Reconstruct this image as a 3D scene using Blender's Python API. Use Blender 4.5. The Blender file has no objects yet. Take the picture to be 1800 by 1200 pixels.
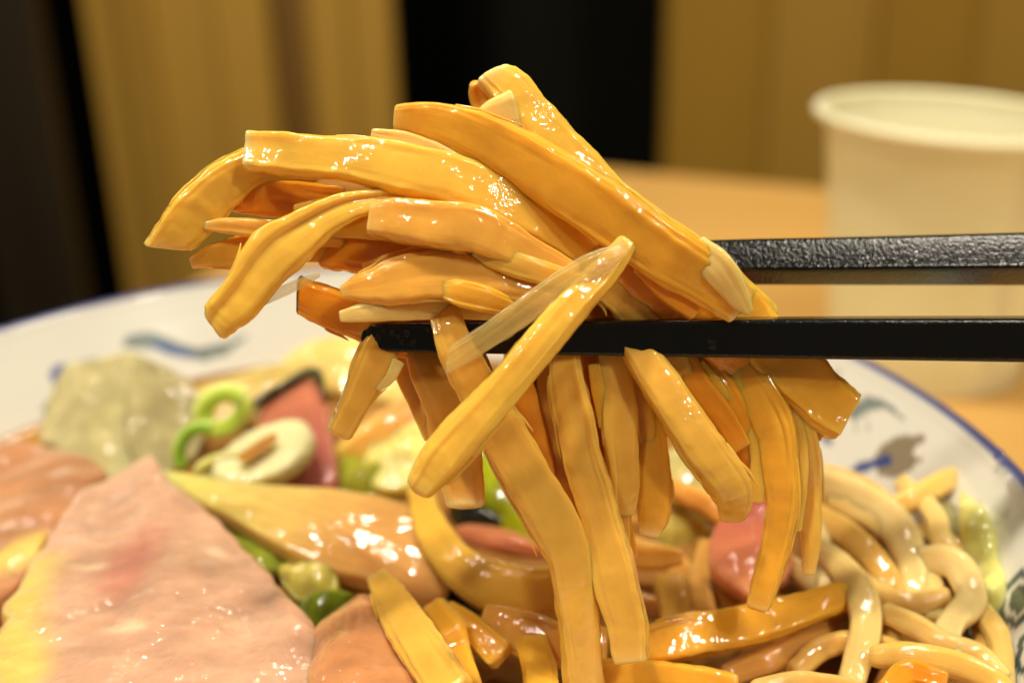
import bpy, math, random
import numpy as np
from mathutils import Vector

sc = bpy.context.scene
COL = sc.collection
MM = 0.001
rad = math.radians

# ------------------------------------------------------------------ camera
F_PX, PITCH, ROLL = 2200.0, rad(24.1), rad(-1.3)
EYE = np.array([27.7, -156.3, 163.6])            # mm; table top is z = 0, bowl centre x = y = 0
_cp, _sp, _cr, _sr = math.cos(PITCH), math.sin(PITCH), math.cos(ROLL), math.sin(ROLL)
FWD = np.array([0, _cp, -_sp])
_u0, _r0 = np.array([0, _sp, _cp]), np.array([1.0, 0, 0])
RT, UP = _cr * _r0 + _sr * _u0, -_sr * _r0 + _cr * _u0
cam_d = bpy.data.cameras.new('camera')
cam = bpy.data.objects.new('camera', cam_d)
COL.objects.link(cam)
sc.camera = cam
from mathutils import Matrix
cam.matrix_world = Matrix(((RT[0], UP[0], -FWD[0], EYE[0] * MM), (RT[1], UP[1], -FWD[1], EYE[1] * MM),
                           (RT[2], UP[2], -FWD[2], EYE[2] * MM), (0, 0, 0, 1)))
cam_d.sensor_width = 36.0
cam_d.lens = 36.0 * F_PX / 1800.0
cam_d.clip_start, cam_d.clip_end = 0.01, 30.0
cam_d.dof.use_dof = True
cam_d.dof.focus_distance = 0.158
cam_d.dof.aperture_fstop = cam_d.lens / 4.6

# ------------------------------------------------------------------ world and lamps (indoor, warm ceiling lamps)
w = bpy.data.worlds.new('World')
sc.world = w
w.use_nodes = True
bg = w.node_tree.nodes['Background']
bg.inputs[0].default_value = (1.0, 0.84, 0.60, 1)
bg.inputs[1].default_value = 0.12

def lamp(name, loc, target, watt, size, color=(1.0, 0.90, 0.73), spot=None, blend=0.4):
    ld = bpy.data.lights.new(name, 'SPOT' if spot else 'AREA')
    ld.energy = watt
    ld.color = color
    if spot:
        ld.spot_size = rad(spot); ld.spot_blend = blend; ld.shadow_soft_size = size * MM / 2
    else:
        ld.shape = 'DISK'; ld.size = size * MM
    o = bpy.data.objects.new(name, ld)
    COL.objects.link(o)
    o.location = [c * MM for c in loc]
    d = Vector(target) - Vector(loc)
    o.rotation_euler = d.to_track_quat('-Z', 'Y').to_euler()
    return o
for loc, watt, size in [((-180, 60, 1280), 10.2, 100), ((560, -60, 1250), 4.6, 170), ((60, 620, 1250), 2.8, 120), ((-520, -460, 1250), 4.6, 120),
                        ((620, -620, 1050), 4.4, 110), ((-760, 160, 1200), 2.2, 100)]:
    lamp('ceiling_lamp', loc, (20, 0, 80), watt, size)
lamp('added_wall_spot', (-420, 480, 800), (-430, 1000, 260), 13.0, 30, spot=58, blend=0.3)  # unseen spot added so its cone edge darkens the lower left wall
lamp('added_wall_spot', (520, 560, 700), (420, 1000, -60), 3.5, 60, spot=90, blend=0.8)  # unseen spot added to brighten the right wall panel

sc.view_settings.view_transform = 'Standard'
sc.view_settings.look = 'None'
sc.view_settings.exposure = 0.0
sc.view_settings.gamma = 1.0
try:
    sc.cycles.use_denoising = True
    sc.cycles.max_bounces = 10
    sc.cycles.sample_clamp_indirect = 6.0
except Exception:
    pass

# ------------------------------------------------------------------ helpers
def ray(x, y):
    return FWD + (x - 900) / F_PX * RT - (y - 600) / F_PX * UP
def at_depth(x, y, d):            # point d mm in front of the lens
    return EYE + d * ray(x, y)
def at_z(x, y, z):                # point at height z mm over the table
    r = ray(x, y)
    return EYE + (z - EYE[2]) / r[2] * r
def at_y(x, y, yy):
    r = ray(x, y)
    return EYE + (yy - EYE[1]) / r[1] * r
def depth_of(P):
    return float((np.asarray(P) - EYE) @ FWD)
def lin(r, g, b):
    f = lambda c: c / 12.92 if c <= 0.04045 else ((c + 0.055) / 1.055) ** 2.4
    return np.array([f(r / 255), f(g / 255), f(b / 255)])

def mesh_obj(name, V, faces, mat, parent=None, colors=None, smooth=True):
    me = bpy.data.meshes.new(name)
    me.from_pydata((np.asarray(V) * MM).tolist(), [], faces)
    me.update()
    if colors is not None:
        at = me.color_attributes.new('tint', 'FLOAT_COLOR', 'POINT')
        c = np.ones((len(V), 4), dtype=np.float32); c[:, :3] = colors
        at.data.foreach_set('color', c.ravel())
    if smooth:
        me.polygons.foreach_set('use_smooth', np.ones(len(me.polygons), dtype=bool))
    me.materials.append(mat)
    o = bpy.data.objects.new(name, me)
    COL.objects.link(o)
    if parent is not None:
        o.parent = parent
    return o
def tag(o, label=None, cat=None, group=None, kind=None):
    if label: o['label'] = label
    if cat: o['category'] = cat
    if group: o['group'] = group
    if kind: o['kind'] = kind
    return o
def empty(name, loc=(0, 0, 0)):
    o = bpy.data.objects.new(name, None)
    o.empty_display_size = 0.01
    o.location = [c * MM for c in loc]
    COL.objects.link(o)
    return o
def recenter(o):
    """put the object's origin at the base of its own mesh"""
    me = o.data
    n = len(me.vertices); a = np.empty(n * 3, dtype=np.float32); me.vertices.foreach_get('co', a)
    a = a.reshape(-1, 3); c = a.mean(0); c[2] = a[:, 2].min()
    me.vertices.foreach_set('co', (a - c).ravel()); me.update()
    o.location = c.tolist()
    return o

def catmull(P, n):
    P = np.asarray(P, float)
    if len(P) == 2:
        t = np.linspace(0, 1, n)[:, None]
        return P[0] * (1 - t) + P[1] * t
    Q = np.vstack([2 * P[0] - P[1], P, 2 * P[-1] - P[-2]])
    seg = len(P) - 1
    u = np.linspace(0, seg - 1e-9, n); i = u.astype(int); t = (u - i)[:, None]
    a, b, c, d = Q[i], Q[i + 1], Q[i + 2], Q[i + 3]
    return 0.5 * (2 * b + (c - a) * t + (2 * a - 5 * b + 4 * c - d) * t ** 2 + (3 * b - a - 3 * c + d) * t ** 3)

class Smooth:                      # cheap smooth noise: a sum of sines
    def __init__(s, seed, n=7):
        r = np.random.RandomState(seed)
        s.k = r.normal(size=(n, 3)); s.p = r.uniform(0, 6.28, n); s.a = r.uniform(.5, 1, n); s.a /= s.a.sum()
    def __call__(s, X):
        return (np.sin(X @ s.k.T + s.p) * s.a).sum(-1) * 1.6

def nrm(v):
    return v / (np.linalg.norm(v, axis=-1, keepdims=True) + 1e-12)

def sweep(P, W, T, roll=0.0, expo=3.0, n=70, m=28, seed=0, rough=1.0, ends=(0.5, 0.5), slant=(0, 0), twist=0.0, fold=0.0, groove=0, closed=False, fixed=None):
    """a strip along P: width W, thickness T (mm per control point), rounded box section, fibrous surface.
    returns vertices, faces, s (0..1 along), a (angle)"""
    P, W, T = np.asarray(P, float), np.asarray(W, float), np.asarray(T, float)
    C = catmull(np.column_stack([P, W, T]), n)
    pts, ws, ts = C[:, :3], np.maximum(C[:, 3], .05), np.maximum(C[:, 4], .05)
    tan = nrm(np.gradient(pts, axis=0))
    view = nrm(pts - EYE) if fixed is None else np.tile(nrm(np.asarray(fixed, float)), (n, 1))
    wd = nrm(np.cross(tan, view))
    nd = nrm(np.cross(wd, tan))            # points to the viewer or away
    rl = roll + twist * np.linspace(-.5, .5, n)
    ca, sa = np.cos(rl)[:, None], np.sin(rl)[:, None]
    wd, nd = ca * wd + sa * nd, -sa * wd + ca * nd
    L = np.linalg.norm(np.diff(pts, axis=0), axis=1).sum()
    s = np.linspace(0, 1, n)
    # densify at the two ends: rounded cut
    ang = np.linspace(0, 2 * np.pi, m, endpoint=False)
    ce, se = np.cos(ang), np.sin(ang)
    ex = np.sign(ce) * np.abs(ce) ** (2 / expo); ey = np.sign(se) * np.abs(se) ** (2 / expo)
    n1, n2, n3 = Smooth(seed * 3 + 1), Smooth(seed * 3 + 2, 9), Smooth(seed * 3 + 3, 12)
    S, A = np.meshgrid(s * L, ang, indexing='ij')
    lump = n1(np.stack([S * .33, np.cos(A) * .8, np.sin(A) * .8], -1))
    fib = n2(np.stack([S * .16, np.cos(A) * 5.5, np.sin(A) * 5.5], -1))
    fine = n3(np.stack([S * 1.3, np.cos(A) * 4, np.sin(A) * 4], -1))
    nick = Smooth(seed * 3 + 4, 16)(np.stack([S * 2.6, np.cos(A) * 9, np.sin(A) * 9], -1))
    k = 1 + rough * (.07 * lump + .06 * fib + .03 * fine + .014 * nick)
    a = ws[:, None] / 2 * ex[None] * k
    b = ts[:, None] / 2 * ey[None] * k
    if fold:                                # lengthwise crease in the face
        b = b - np.sign(se)[None] * fold * ts[:, None] * np.exp(-((ex[None] - .25) / .22) ** 2) * (np.abs(se)[None] > .3)
    if groove:                              # lengthwise splits between the fibres
        rg = np.random.RandomState(seed + 77)
        for q in range(groove):
            pos, wid, ph, fr = rg.uniform(-.65, .65), rg.uniform(.05, .09), rg.uniform(0, 6.3), rg.uniform(.12, .3)
            am = np.clip(.35 + .8 * np.sin(s * L * fr + ph), 0, 1)[:, None] * rg.uniform(.05, .12)
            dr = pos + .12 * np.sin(s * L * .11 + ph)[:, None]
            b = b - np.sign(se)[None] * am * ts[:, None] * np.exp(-((ex[None] - dr) / wid) ** 2) * (np.abs(ey[None]) > .5)
    off = np.zeros(n)
    V = pts[:, None] + a[..., None] * wd[:, None] + b[..., None] * nd[:, None]
    # sideways wander so that edges are not ruler straight
    wan = Smooth(seed * 7 + 5)(np.stack([s * L * .22, 0 * s, 0 * s], -1)) * rough * .05 * ws
    V = V + (wan[:, None] * wd)[:, None]
    for e, sl in ((0, slant[0]), (-1, slant[1])):       # slanted cut
        if sl:
            idx = np.exp(-np.minimum(s * L, 1e9) / (ws[0] * .5)) if e == 0 else np.exp(-((1 - s) * L) / (ws[-1] * .5))
            V = V + (idx[:, None] * (a / (ws[:, None] / 2)) * sl * ws[e] * .5)[..., None] * tan[:, None]
    rings = [V]; sv = [np.repeat(s, m)]
    av = [np.tile(ang, n)]
    if not closed:
        def cap(R, t, rnd, size):
            c = R.mean(0); out = []
            for q, dz in ((.93, .45), (.80, .75), (.55, .92), (.25, 1.0)):
                jag = 1 + .05 * rough * np.sin(ang * 3 + seed)
                out.append(c + (R - c) * q + t * (dz * rnd * size) * jag[:, None])
            return out
        c0 = cap(V[0], -tan[0], ends[0], min(ts[0], ws[0]) * .5)
        c1 = cap(V[-1], tan[-1], ends[1], min(ts[-1], ws[-1]) * .5)
        allr = c0[::-1] + [V[i] for i in range(n)] + c1
        sall = [0.0] * 4 + list(s) + [1.0] * 4
    else:
        allr = [V[i] for i in range(n)]; sall = list(s)
    VV = np.concatenate(allr); N = len(allr)
    faces = []
    for i in range(N - 1 + (1 if closed else 0)):
        p, q = i * m, ((i + 1) % N) * m
        for j in range(m):
            j2 = (j + 1) % m
            faces.append((p + j, p + j2, q + j2, q + j))
    if not closed:
        faces.append(tuple(range(m - 1, -1, -1)))
        faces.append(tuple(range((N - 1) * m, N * m)))
    return VV, faces, np.repeat(sall, m), np.tile(ang, N), L

def slab(outline, thick, dome=0.3, seed=0, rings=26, per=150, lump=0.25, edge=1.0, freq=.25):
    """a slice of food: closed outline of 3-D points (mm), thick downward, domed and lumpy top"""
    O = np.asarray(outline, float); k = len(O)
    Q = np.vstack([O, O[:3]]);
    # closed catmull
    u = np.linspace(0, k, per, endpoint=False); i = u.astype(int); t = (u - i)[:, None]
    a, b, c, d = O[(i - 1) % k], O[i % k], O[(i + 1) % k], O[(i + 2) % k]
    B = 0.5 * (2 * b + (c - a) * t + (2 * a - 5 * b + 4 * c - d) * t ** 2 + (3 * b - a - 3 * c + d) * t ** 3)
    B = B + (Smooth(seed + 91)(B * .55) * .35 * edge)[:, None] * nrm(B - B.mean(0))
    cen = B.mean(0)
    nv = np.zeros(3)
    for q in range(per):
        nv += np.cross(B[q] - cen, B[(q + 1) % per] - cen)
    nv = nv / np.linalg.norm(nv)
    if nv @ (EYE - cen) < 0: nv = -nv
    f = 1 - (np.linspace(0, 1, rings) ** 1.0)             # 1 .. 0
    V = []; R = []
    hb = thick
    prof_in = [(.985, -1.0), (1.0, -.72), (1.012, -.45), (1.0, -.2), (.985, -.06)]
    for q, h in prof_in:
        V.append(cen + (B - cen) * q + nv * h * hb); R.append(np.full(per, 1.0))
    for q in f[1:]:
        qq = q * .965
        h = dome * hb * (1 - q ** 2.2)
        V.append(cen + (B - cen) * qq + nv * h); R.append(np.full(per, qq))
    V = np.concatenate(V); R = np.concatenate(R)
    h = Smooth(seed + 11)(V * freq) * lump * hb + Smooth(seed + 17, 14)(V * freq * 3.1) * lump * .35 * hb
    V = V + (h * np.clip((1 - R) * 8, .12, 1))[:, None] * nv
    N = len(V) // per
    faces = []
    for r in range(N - 1):
        for j in range(per):
            j2 = (j + 1) % per
            faces.append((r * per + j, r * per + j2, (r + 1) * per + j2, (r + 1) * per + j))
    faces.append(tuple(range(per - 1, -1, -1)))
    return V, faces, R, cen, nv

# ------------------------------------------------------------------ materials
def material(name):
    m = bpy.data.materials.new(name); m.use_nodes = True
    nt = m.node_tree
    return m, nt, nt.nodes['Principled BSDF']
def node(nt, kind, **kw):
    n = nt.nodes.new(kind)
    for k, v in kw.items():
        if k.startswith('i_'):
            n.inputs[k[2:].replace('_', ' ')].default_value = v
        else:
            setattr(n, k, v)
    return n
def food(name, color=None, vary=0.25, sss=1.0, radius=(3.2, 1.5, .45), rough=.32, coat=.8, coat_rough=.06, bump=.5, scale=900, wet=1.0, alpha=1.0, ior=1.4, trans=0.0, fibre=0.0, aniso=0.0, dots=750.0, bead=.00013):
    """wet cooked food: scattering body, mottled colour, film of broth over it with tiny ripples"""
    m, nt, b = material(name)
    L = nt.links.new
    tc = node(nt, 'ShaderNodeTexCoord')
    n1 = node(nt, 'ShaderNodeTexNoise', i_Scale=180.0, i_Detail=4.0, i_Roughness=.6)
    if aniso:                                   # grain of the meat: longer one way than the other
        mpg = node(nt, 'ShaderNodeMapping'); mpg.inputs['Rotation'].default_value = (0, 0, rad(28)); mpg.inputs['Scale'].default_value = (.7, aniso, 1)
        L(tc.outputs['Object'], mpg.inputs['Vector']); L(mpg.outputs[0], n1.inputs['Vector'])
    else:
        L(tc.outputs['Object'], n1.inputs['Vector'])
    if color is None:
        src = node(nt, 'ShaderNodeVertexColor', layer_name='tint').outputs['Color']
    else:
        rgb = node(nt, 'ShaderNodeRGB'); rgb.outputs[0].default_value = (*color, 1); src = rgb.outputs[0]
    mp = node(nt, 'ShaderNodeMapRange', i_From_Min=.3, i_From_Max=.7, i_To_Min=1 - vary, i_To_Max=1 + vary * .6)
    L(n1.outputs['Fac'], mp.inputs['Value'])
    mul = node(nt, 'ShaderNodeMixRGB', blend_type='MULTIPLY'); mul.inputs[0].default_value = 1
    L(src, mul.inputs[1]); L(mp.outputs[0], mul.inputs[2])
    L(mul.outputs[0], b.inputs['Base Color'])
    b.inputs['Subsurface Weight'].default_value = sss
    b.inputs['Subsurface Radius'].default_value = radius
    b.inputs['Subsurface Scale'].default_value = MM
    b.inputs['Roughness'].default_value = rough
    b.inputs['IOR'].default_value = ior
    b.inputs['Specular IOR Level'].default_value = .06
    b.inputs['Coat Weight'].default_value = coat
    b.inputs['Coat Roughness'].default_value = coat_rough
    b.inputs['Coat IOR'].default_value = 1.52
    b.inputs['Transmission Weight'].default_value = trans
    b.inputs['Alpha'].default_value = alpha
    n2 = node(nt, 'ShaderNodeTexNoise', i_Scale=float(scale), i_Detail=2.0, i_Roughness=.5)
    L(tc.outputs['Object'], n2.inputs['Vector'])
    hsrc = n2.outputs['Fac']
    if fibre:                                   # grain that runs along the strip
        at = node(nt, 'ShaderNodeAttribute', attribute_name='grain')
        n3 = node(nt, 'ShaderNodeTexNoise', i_Scale=1.0, i_Detail=4.0, i_Roughness=.6)
        L(at.outputs['Vector'], n3.inputs['Vector'])
        mf = node(nt, 'ShaderNodeMath', operation='MULTIPLY_ADD'); mf.inputs[1].default_value = 1.3
        L(n3.outputs['Fac'], mf.inputs[0]); L(n2.outputs['Fac'], mf.inputs[2]); hsrc = mf.outputs[0]
        mp2 = node(nt, 'ShaderNodeMapRange', i_From_Min=.3, i_From_Max=.7, i_To_Min=1 - fibre, i_To_Max=1 + fibre * .5)
        L(n3.outputs['Fac'], mp2.inputs['Value'])
        mul2 = node(nt, 'ShaderNodeMixRGB', blend_type='MULTIPLY'); mul2.inputs[0].default_value = 1
        L(mul.outputs[0], mul2.inputs[1]); L(mp2.outputs[0], mul2.inputs[2]); L(mul2.outputs[0], b.inputs['Base Color'])
    bp = node(nt, 'ShaderNodeBump', i_Strength=bump, i_Distance=.00035)
    L(hsrc, bp.inputs['Height'])
    # ripples in the film of broth: shallow, so that each lamp breaks into short glints
    nr = node(nt, 'ShaderNodeTexNoise', i_Scale=float(dots), i_Detail=1.5, i_Roughness=.55)
    L(tc.outputs['Object'], nr.inputs['Vector'])
    bp2 = node(nt, 'ShaderNodeBump', i_Strength=wet, i_Distance=bead * .45)
    L(hsrc, bp2.inputs['Height'])
    bp3 = node(nt, 'ShaderNodeBump', i_Strength=1.0, i_Distance=bead)
    nm = node(nt, 'ShaderNodeTexNoise', i_Scale=150.0, i_Detail=2.0); L(tc.outputs['Object'], nm.inputs['Vector'])
    mr = node(nt, 'ShaderNodeMapRange', interpolation_type='SMOOTHSTEP', i_From_Min=.40, i_From_Max=.60, i_To_Min=.15, i_To_Max=1.15)
    L(nm.outputs['Fac'], mr.inputs['Value'])
    mk = node(nt, 'ShaderNodeMath', operation='MULTIPLY'); L(nr.outputs['Fac'], mk.inputs[0]); L(mr.outputs[0], mk.inputs[1])
    L(mk.outputs[0], bp3.inputs['Height']); L(bp2.outputs[0], bp3.inputs['Normal'])
    L(bp.outputs[0], b.inputs['Normal']); L(bp3.outputs[0], b.inputs['Coat Normal'])
    return m
M = {}
M['bamboo'] = food('bamboo_shoot', vary=.10, sss=.88, radius=(1.4, 1.1, .5), rough=.45, coat=1, coat_rough=.07, bump=.2, scale=480, fibre=.03, dots=950.0, bead=.00017, wet=.3)
M['fibre'] = food('bamboo_fibre', vary=.12, sss=0.0, rough=.4, coat=.7, coat_rough=.1, bump=.2, scale=600)
M['film'] = food('bamboo_skin', vary=.15, radius=(2, 1.6, .9), rough=.4, coat=1, coat_rough=.04, bump=.3, scale=700, alpha=.42, fibre=.25, dots=1000.0, bead=.00014)
M['noodle'] = food('noodle', vary=.10, radius=(2.0, 1.5, .8), rough=.42, coat=1, coat_rough=.05, bump=.3, scale=300, fibre=.03, dots=620.0, bead=.00017)
M['pork'] = food('pork', vary=.17, aniso=1.7, radius=(2.2, 1.3, .8), rough=.5, coat=1, coat_rough=.06, bump=.7, scale=520, dots=720.0, bead=.00042)
M['onion'] = food('onion', vary=.1, radius=(3.5, 2.4, .9), rough=.4, coat=1, coat_rough=.05, bump=.35, scale=300, dots=560.0, bead=.00020)
M['leaf'] = food('cabbage', vary=.3, radius=(3, 2.4, .8), rough=.4, coat=1, coat_rough=.05, bump=.9, scale=330, dots=620.0, bead=.00024)
M['clear'] = food('translucent_leaf', vary=.3, radius=(4, 3.6, 2.0), rough=.4, coat=.6, bump=.5, scale=300, alpha=.8, dots=600.0, bead=.0002)
M['green'] = food('scallion', vary=.15, radius=(2, 2, .5), rough=.35, coat=1, bump=.4, scale=350, dots=560.0, bead=.0002)
M['dark'] = food('dark_skin', vary=.4, sss=.2, rough=.3, coat=1, bump=.8, scale=400, dots=560.0, bead=.00024)

# glazed bowl with painted print
m, nt, b = material('glazed_porcelain'); L = nt.links.new
v = node(nt, 'ShaderNodeVertexColor', layer_name='tint'); L(v.outputs[0], b.inputs['Base Color'])
b.inputs['Roughness'].default_value = .18; b.inputs['Coat Weight'].default_value = .6; b.inputs['Coat Roughness'].default_value = .04
b.inputs['Subsurface Weight'].default_value = .15; b.inputs['Subsurface Radius'].default_value = (1, .8, .6); b.inputs['Subsurface Scale'].default_value = .001
M['bowl'] = m

# broth
m, nt, b = material('broth'); L = nt.links.new
tc = node(nt, 'ShaderNodeTexCoord'); nz = node(nt, 'ShaderNodeTexNoise', i_Scale=60.0, i_Detail=4.0)
L(tc.outputs['Object'], nz.inputs['Vector'])
cr = node(nt, 'ShaderNodeValToRGB'); cr.color_ramp.elements[0].color = (.26, .11, .022, 1); cr.color_ramp.elements[1].color = (.46, .23, .06, 1)
cr.color_ramp.elements[0].position = .35; cr.color_ramp.elements[1].position = .7
L(nz.outputs['Fac'], cr.inputs[0]); L(cr.outputs[0], b.inputs['Base Color'])
b.inputs['Roughness'].default_value = .06; b.inputs['IOR'].default_value = 1.36
b.inputs['Subsurface Weight'].default_value = .5; b.inputs['Subsurface Radius'].default_value = (3, 1.2, .3); b.inputs['Subsurface Scale'].default_value = .001
bp = node(nt, 'ShaderNodeBump', i_Strength=.25, i_Distance=.001); L(nz.outputs['Fac'], bp.inputs['Height']); L(bp.outputs[0], b.inputs['Normal'])
M['broth'] = m

# black lacquer, wet grain
m, nt, b = material('black_lacquer'); L = nt.links.new
b.inputs['Base Color'].default_value = (.0025, .0025, .0025, 1); b.inputs['Roughness'].default_value = .17
b.inputs['Coat Weight'].default_value = 0.0; b.inputs['Coat Roughness'].default_value = .12
tc = node(nt, 'ShaderNodeTexCoord')
n2 = node(nt, 'ShaderNodeTexNoise', i_Scale=1900.0, i_Detail=3.0, i_Roughness=.6); L(tc.outputs['Object'], n2.inputs['Vector'])
vo = node(nt, 'ShaderNodeTexVoronoi', i_Scale=2000.0); vo.feature = 'SMOOTH_F1'; L(tc.outputs['Object'], vo.inputs['Vector'])
ad = node(nt, 'ShaderNodeMath', operation='MULTIPLY_ADD'); ad.inputs[1].default_value = -.6
L(vo.outputs['Distance'], ad.inputs[0]); L(n2.outputs['Fac'], ad.inputs[2])
bp = node(nt, 'ShaderNodeBump', i_Strength=1.0, i_Distance=.000055); L(ad.outputs[0], bp.inputs['Height'])
L(bp.outputs[0], b.inputs['Normal']); L(bp.outputs[0], b.inputs['Coat Normal'])
M['lacquer'] = m

m, nt, b = material('water'); b.inputs['Base Color'].default_value = (1, 1, 1, 1); b.inputs['Transmission Weight'].default_value = 1
b.inputs['Roughness'].default_value = .02; b.inputs['IOR'].default_value = 1.33; M['water'] = m

# paper
m, nt, b = material('paper'); L = nt.links.new
tc = node(nt, 'ShaderNodeTexCoord'); nz = node(nt, 'ShaderNodeTexNoise', i_Scale=250.0, i_Detail=5.0); L(tc.outputs['Object'], nz.inputs['Vector'])
cr = node(nt, 'ShaderNodeValToRGB'); cr.color_ramp.elements[0].color = (.89, .85, .56, 1); cr.color_ramp.elements[1].color = (.92, .89, .62, 1)
L(nz.outputs['Fac'], cr.inputs[0]); L(cr.outputs[0], b.inputs['Base Color'])
b.inputs['Roughness'].default_value = .45; b.inputs['Subsurface Weight'].default_value = .4
b.inputs['Subsurface Radius'].default_value = (2, 1.7, 1.2); b.inputs['Subsurface Scale'].default_value = .001
M['paper'] = m

def wood(name, c1, c2, rough=.4, scale=(6, 60, 60), axis=0, coat=.15):
    m, nt, b = material(name); L = nt.links.new
    tc = node(nt, 'ShaderNodeTexCoord'); mp = node(nt, 'ShaderNodeMapping'); mp.inputs['Scale'].default_value = scale
    L(tc.outputs['Object'], mp.inputs['Vector'])
    nz = node(nt, 'ShaderNodeTexNoise', i_Scale=1.0, i_Detail=6.0, i_Roughness=.6, i_Distortion=.6); L(mp.outputs[0], nz.inputs['Vector'])
    cr = node(nt, 'ShaderNodeValToRGB')
    cr.color_ramp.elements[0].position = .32; cr.color_ramp.elements[1].position = .68
    cr.color_ramp.elements[0].color = (*c1, 1); cr.color_ramp.elements[1].color = (*c2, 1)
    L(nz.outputs['Fac'], cr.inputs[0]); L(cr.outputs[0], b.inputs['Base Color'])
    b.inputs['Roughness'].default_value = rough; b.inputs['Coat Weight'].default_value = coat; b.inputs['Coat Roughness'].default_value = .25
    b.inputs['Specular IOR Level'].default_value = .05 if coat == 0 else .4
    bp = node(nt, 'ShaderNodeBump', i_Strength=.15, i_Distance=.0005); L(nz.outputs['Fac'], bp.inputs['Height']); L(bp.outputs[0], b.inputs['Normal'])
    return m
M['table'] = wood('table_wood', (.60, .33, .085), (.67, .39, .11), rough=.38, scale=(4, 45, 45))
M['panel'] = wood('panel_wood', (.38, .205, .027), (.45, .255, .038), rough=.5, scale=(14, 14, 1.2))
M['panel2'] = wood('panel_wood_deep', (.34, .18, .016), (.40, .22, .024), rough=.5, scale=(10, 10, 1.0))
M['post'] = wood('dark_post_wood', (.012, .007, .002), (.022, .013, .004), rough=.5, scale=(20, 20, 2))
M['brownpost'] = wood('brown_batten', (.16, .075, .012), (.2, .1, .018), rough=.5, scale=(20, 20, 2))
M['black'] = wood('black_paint', (.0018, .0018, .0018), (.003, .003, .0028), rough=.6, scale=(9, 9, 9), coat=0)
M['doorblack'] = wood('dark_door_paint', (.006, .0065, .004), (.009, .0095, .006), rough=.5, scale=(9, 9, 3), coat=0)
M['floor'] = wood('dark_floor', (.02, .012, .006), (.035, .02, .01), rough=.5, scale=(3, 30, 30))

# ------------------------------------------------------------------ the room behind
def box(name, c, size, mat, parent=None, bevel=1.5, rot=0.0):
    sx, sy, sz = [s / 2 for s in size]; bv = min(bevel, sx * .5, sy * .5, sz * .5)
    import bmesh
    bm = bmesh.new(); bmesh.ops.create_cube(bm, size=1.0)
    for vv in bm.verts: vv.co = Vector((vv.co.x * size[0], vv.co.y * size[1], vv.co.z * size[2])) * MM
    if bv > 0: bmesh.ops.bevel(bm, geom=list(bm.edges), offset=bv * MM, segments=2, affect='EDGES', profile=.5)
    me = bpy.data.meshes.new(name); bm.to_mesh(me); bm.free(); me.materials.append(mat)
    o = bpy.data.objects.new(name, me); COL.objects.link(o)
    o.location = [q * MM for q in c]; o.rotation_euler.z = rot
    if parent is not None: o.parent = parent
    return o

fl = box('floor', (0, 400, -735), (5000, 4000, 30), M['floor'], bevel=0); tag(fl, kind='structure')
WY = 1000.0                                       # front of the back wall
def wx(x, y=0, yy=WY): return at_y(x, y, yy)[0]
bw = box('wall', (0, WY + 240, 600), (4200, 60, 2640), M['black'], bevel=0); tag(bw, kind='structure')
bw['label'] = 'dark wall far behind the table'

def boards(name, xs, yy, mats, label, cat, z0=-720, z1=900, th=24):
    x0, x1 = xs[0], xs[-1]
    e = empty(name, ((x0 + x1) / 2, yy, z0))
    tag(e, label, cat)
    for i in range(len(xs) - 1):
        a, b_ = xs[i], xs[i + 1]
        o = box('board', ((a + b_) / 2 - (x0 + x1) / 2, (i % 2) * 3.0, (z1 - z0) / 2), (b_ - a - 1.2, th, z1 - z0), mats[i % len(mats)], e, bevel=2.5)
    return e
boards('wooden_partition', [wx(p) for p in (150, 262, 372, 474)], WY, [M['panel'], M['panel']],
       'golden brown wooden partition of upright boards left behind the food', 'partition')
boards('wooden_pillar', [wx(p) for p in (538, 612, 690)], WY, [M['panel'], M['panel']],
       'golden brown wooden pillar beside the black doorway', 'pillar')
e = box('upright_batten', ((wx(474) + wx(538)) / 2, WY + 16, 90), (wx(538) - wx(474) - 2, 20, 1620), M['brownpost'])
tag(e, 'dark brown upright strip recessed between two golden boards', 'batten')
boards('wooden_wall_panel', [wx(p) for p in (1156, 1330, 1510, 1680, 1850, 2030)], WY - 60, [M['panel2'], M['panel']],
       'brown wooden wall panel behind the white paper cup', 'wall panel')
e = empty('dark_door', (wx(1040), WY + 170, -720)); tag(e, 'dark green black door standing in the doorway', 'door')
box('door_panel', (0, 0, 860), (190, 30, 1300), M['doorblack'], e)
box('door_frame', (-110, -10, 860), (26, 50, 1720), M['black'], e); box('door_frame', (110, -10, 860), (26, 50, 1720), M['black'], e)
p = box('wooden_post', (wx(168) - 6, WY - 160, 0), (22, 22, 1440), M['post']); tag(p, 'dark wooden post next to the golden partition', 'post')
p = box('wooden_post', (wx(20), WY - 60, 0), (70, 22, 1440), M['post']); tag(p, 'broad dark post at the left edge of the view', 'post')

# table
YAW = math.atan2(-.38, .925)
tu, tv = np.array([math.cos(YAW), math.sin(YAW)]), np.array([-math.sin(YAW), math.cos(YAW)])
corner = np.array([-19.0, 443.0])
tw, tl = 1150.0, 720.0
tc_ = corner + tu * tw / 2 - tv * tl / 2
table = empty('table', (tc_[0], tc_[1], -720)); table.rotation_euler.z = YAW
tag(table, 'light orange wooden table carrying the bowl and the cup', 'table')
box('tabletop', (0, 0, 720 - 15), (tw, tl, 30), M['table'], table, bevel=4)
for sx in (-1, 1):
    for sy in (-1, 1):
        box('leg', (sx * (tw / 2 - 50), sy * (tl / 2 - 50), 345), (50, 50, 690), M['table'], table, bevel=3)

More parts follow.
